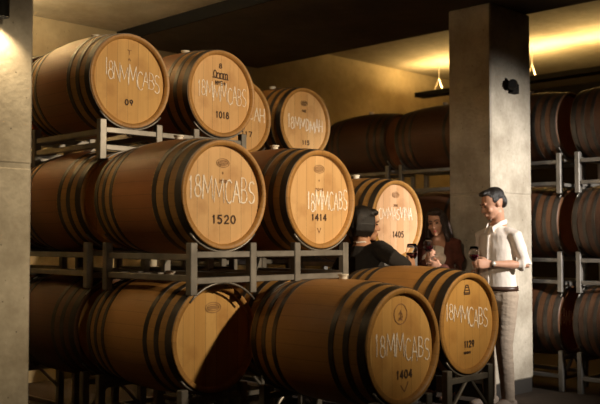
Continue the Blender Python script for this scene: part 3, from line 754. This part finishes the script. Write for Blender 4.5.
blk, P, H, hm = person('person', (bl_xy[0], bl_xy[1], 0), blr, 'person in a black jumper with short dark hair seen from behind, beside barrel 1405', J, 'skin_other', bob_hair, {'thin': .92, 'lips': 'lip'}, (-36, 4, 0), (0, -.03, 1.44), .97,
    hands=[((-.345, -.075, 1.155), (.15, -.9, .15), (.9, .1, .0), (0, 0, 1), 46, 0, .95), ((.165, -.15, .93), (-.3, -.8, -.3), (-.8, .2, 0), (0, 0, 1), 30, 0, .95)])
bm = bmesh.new()
loft(bm, [V((0, 0, .80)), P['waist'], P['chest'], P['chest']+V((0, 0, .10)), P['neck']-V((0, 0, .01))], [(.168, .125), (.160, .118), (.172, .122), (.160, .105), (.070, .065)], 24, sideaxis=(1, 0, 0), cap=False)
for s in ('l', 'r'):
    sg = 1 if s == 'l' else -1; a, b, w = P['sh_'+s], P['el_'+s], P['wr_'+s]
    loft(bm, [P['chest']+V((sg*.06, 0, .11)), a, a*.5+b*.5, b, b*.45+w*.55, b*.08+w*.92], [.060, .066, .064, .058, .048, .038], 16)
rem(obj('jumper', bm, M['jumper'], blk, True), .008, 3)
bm = bmesh.new()
for sg in (-1, 1): loft(bm, [V((0, .055, 1.312)), V((sg*.05, .03, 1.318)), V((sg*.055, -.03, 1.300)), V((sg*.02, -.07, 1.27))], [(.004, .006)]*4, 8)
obj('shirt_collar', bm, M['shirt'], blk, True)
bm = bmesh.new()
loft(bm, [V((0, 0, .88)), V((0, 0, .80))], [(.150, .110), (.155, .118)], 20, sideaxis=(1, 0, 0))
for s in ('l', 'r'):
    h, k, a = P['hip_'+s], P['kn_'+s], P['an_'+s]; loft(bm, [h, h*.5+k*.5, k, a], [.090, .076, .057, .045], 16)
rem(obj('trousers', bm, M['jeans'], blk, True), .009, 2)
for s in ('l', 'r'):
    a = P['an_'+s]; bm = bmesh.new()
    loft(bm, [a+V((0, .04, -.045)), a+V((0, -.03, -.045)), a+V((0, -.15, -.062))], [(.034, .038), (.038, .036), (.036, .022)], 12, sideaxis=(1, 0, 0)); rem(obj('shoe', bm, M['belt'], blk, True), .006, 2)
wine_glass(W(bl_xy, blr, (-.292, -.186, 1.10)), 'glass of red wine held by the person in the black jumper')

# ------------------------------------------------------------------ lights
def spot(name, loc, target, power, col=(1, .78, .52), size=60, blend=.6, rad=.05):
    l = bpy.data.lights.new(name, 'SPOT'); l.energy = power; l.color = col; l.spot_size = math.radians(size); l.spot_blend = blend; l.shadow_soft_size = rad
    o = bpy.data.objects.new(name, l); C.objects.link(o); o.location = loc
    o.rotation_euler = (Vector(target)-Vector(loc)).to_track_quat('-Z', 'Y').to_euler(); return o
def area(name, loc, rot, sx, sy, power, col=(1, .72, .40)):
    l = bpy.data.lights.new(name, 'AREA'); l.shape = 'RECTANGLE'; l.size = sx; l.size_y = sy; l.energy = power; l.color = col
    o = bpy.data.objects.new(name, l); C.objects.link(o); o.location = loc; o.rotation_euler = rot; return o
spot('key_spot', G(5.0, -.9, 3.15), G(4.10, 4.4, 1.80), 1200, (1, .80, .55), 46, .9, .10)
spot('left_spot', G(.8, 1.2, 2.1), (.92, 6.9, 1.5), 230, (1, .80, .55), 22, .7, .04)
spot('column_spot', G(6.5, -.6, 2.7), G(6.6, 4.2, 1.35), 2100, (1, .94, .87), 37, .95, .08)
spot('pillar_fill_spot', G(1.6, -.4, 3.0), G(1.7, 4.2, 1.5), 420, (1, .80, .50), 28, .6, .08)  # added fill to brighten the pillar face, no fixture stands here
spot('pillar_downlight', G(2.05, 4.12, 2.43), G(2.05, 4.18, 0), 20, (1, .76, .44), 120, .6, .03)
area('right_uplight', G(9.7, 5.41, 3.31), (PI, 0, GR), .1, 3.9, 85, (1, .66, .24))
area('left_uplight', G(3.0, 6.75, 3.07), (PI, 0, GR), .1, 1.2, 130, (1, .78, .46))

w = bpy.data.worlds.new('world'); bpy.context.scene.world = w; w.use_nodes = True
w.node_tree.nodes['Background'].inputs[0].default_value = (1, .7, .45, 1); w.node_tree.nodes['Background'].inputs[1].default_value = .0015

# ------------------------------------------------------------------ camera
cam = bpy.data.cameras.new('camera'); co = bpy.data.objects.new('camera', cam); C.objects.link(co)
cam.lens = 54; cam.sensor_width = 36; co.location = (0, 0, 1.33)
co.rotation_euler = (PI/2+math.atan(38/900), 0, 0)
cam.clip_start = .05
cam.dof.use_dof = True; cam.dof.focus_distance = 5.9; cam.dof.aperture_fstop = 2.2
sc = bpy.context.scene; sc.camera = co
sc.view_settings.view_transform = 'Standard'; sc.view_settings.look = 'None'; sc.view_settings.gamma = 1; sc.view_settings.exposure = 0
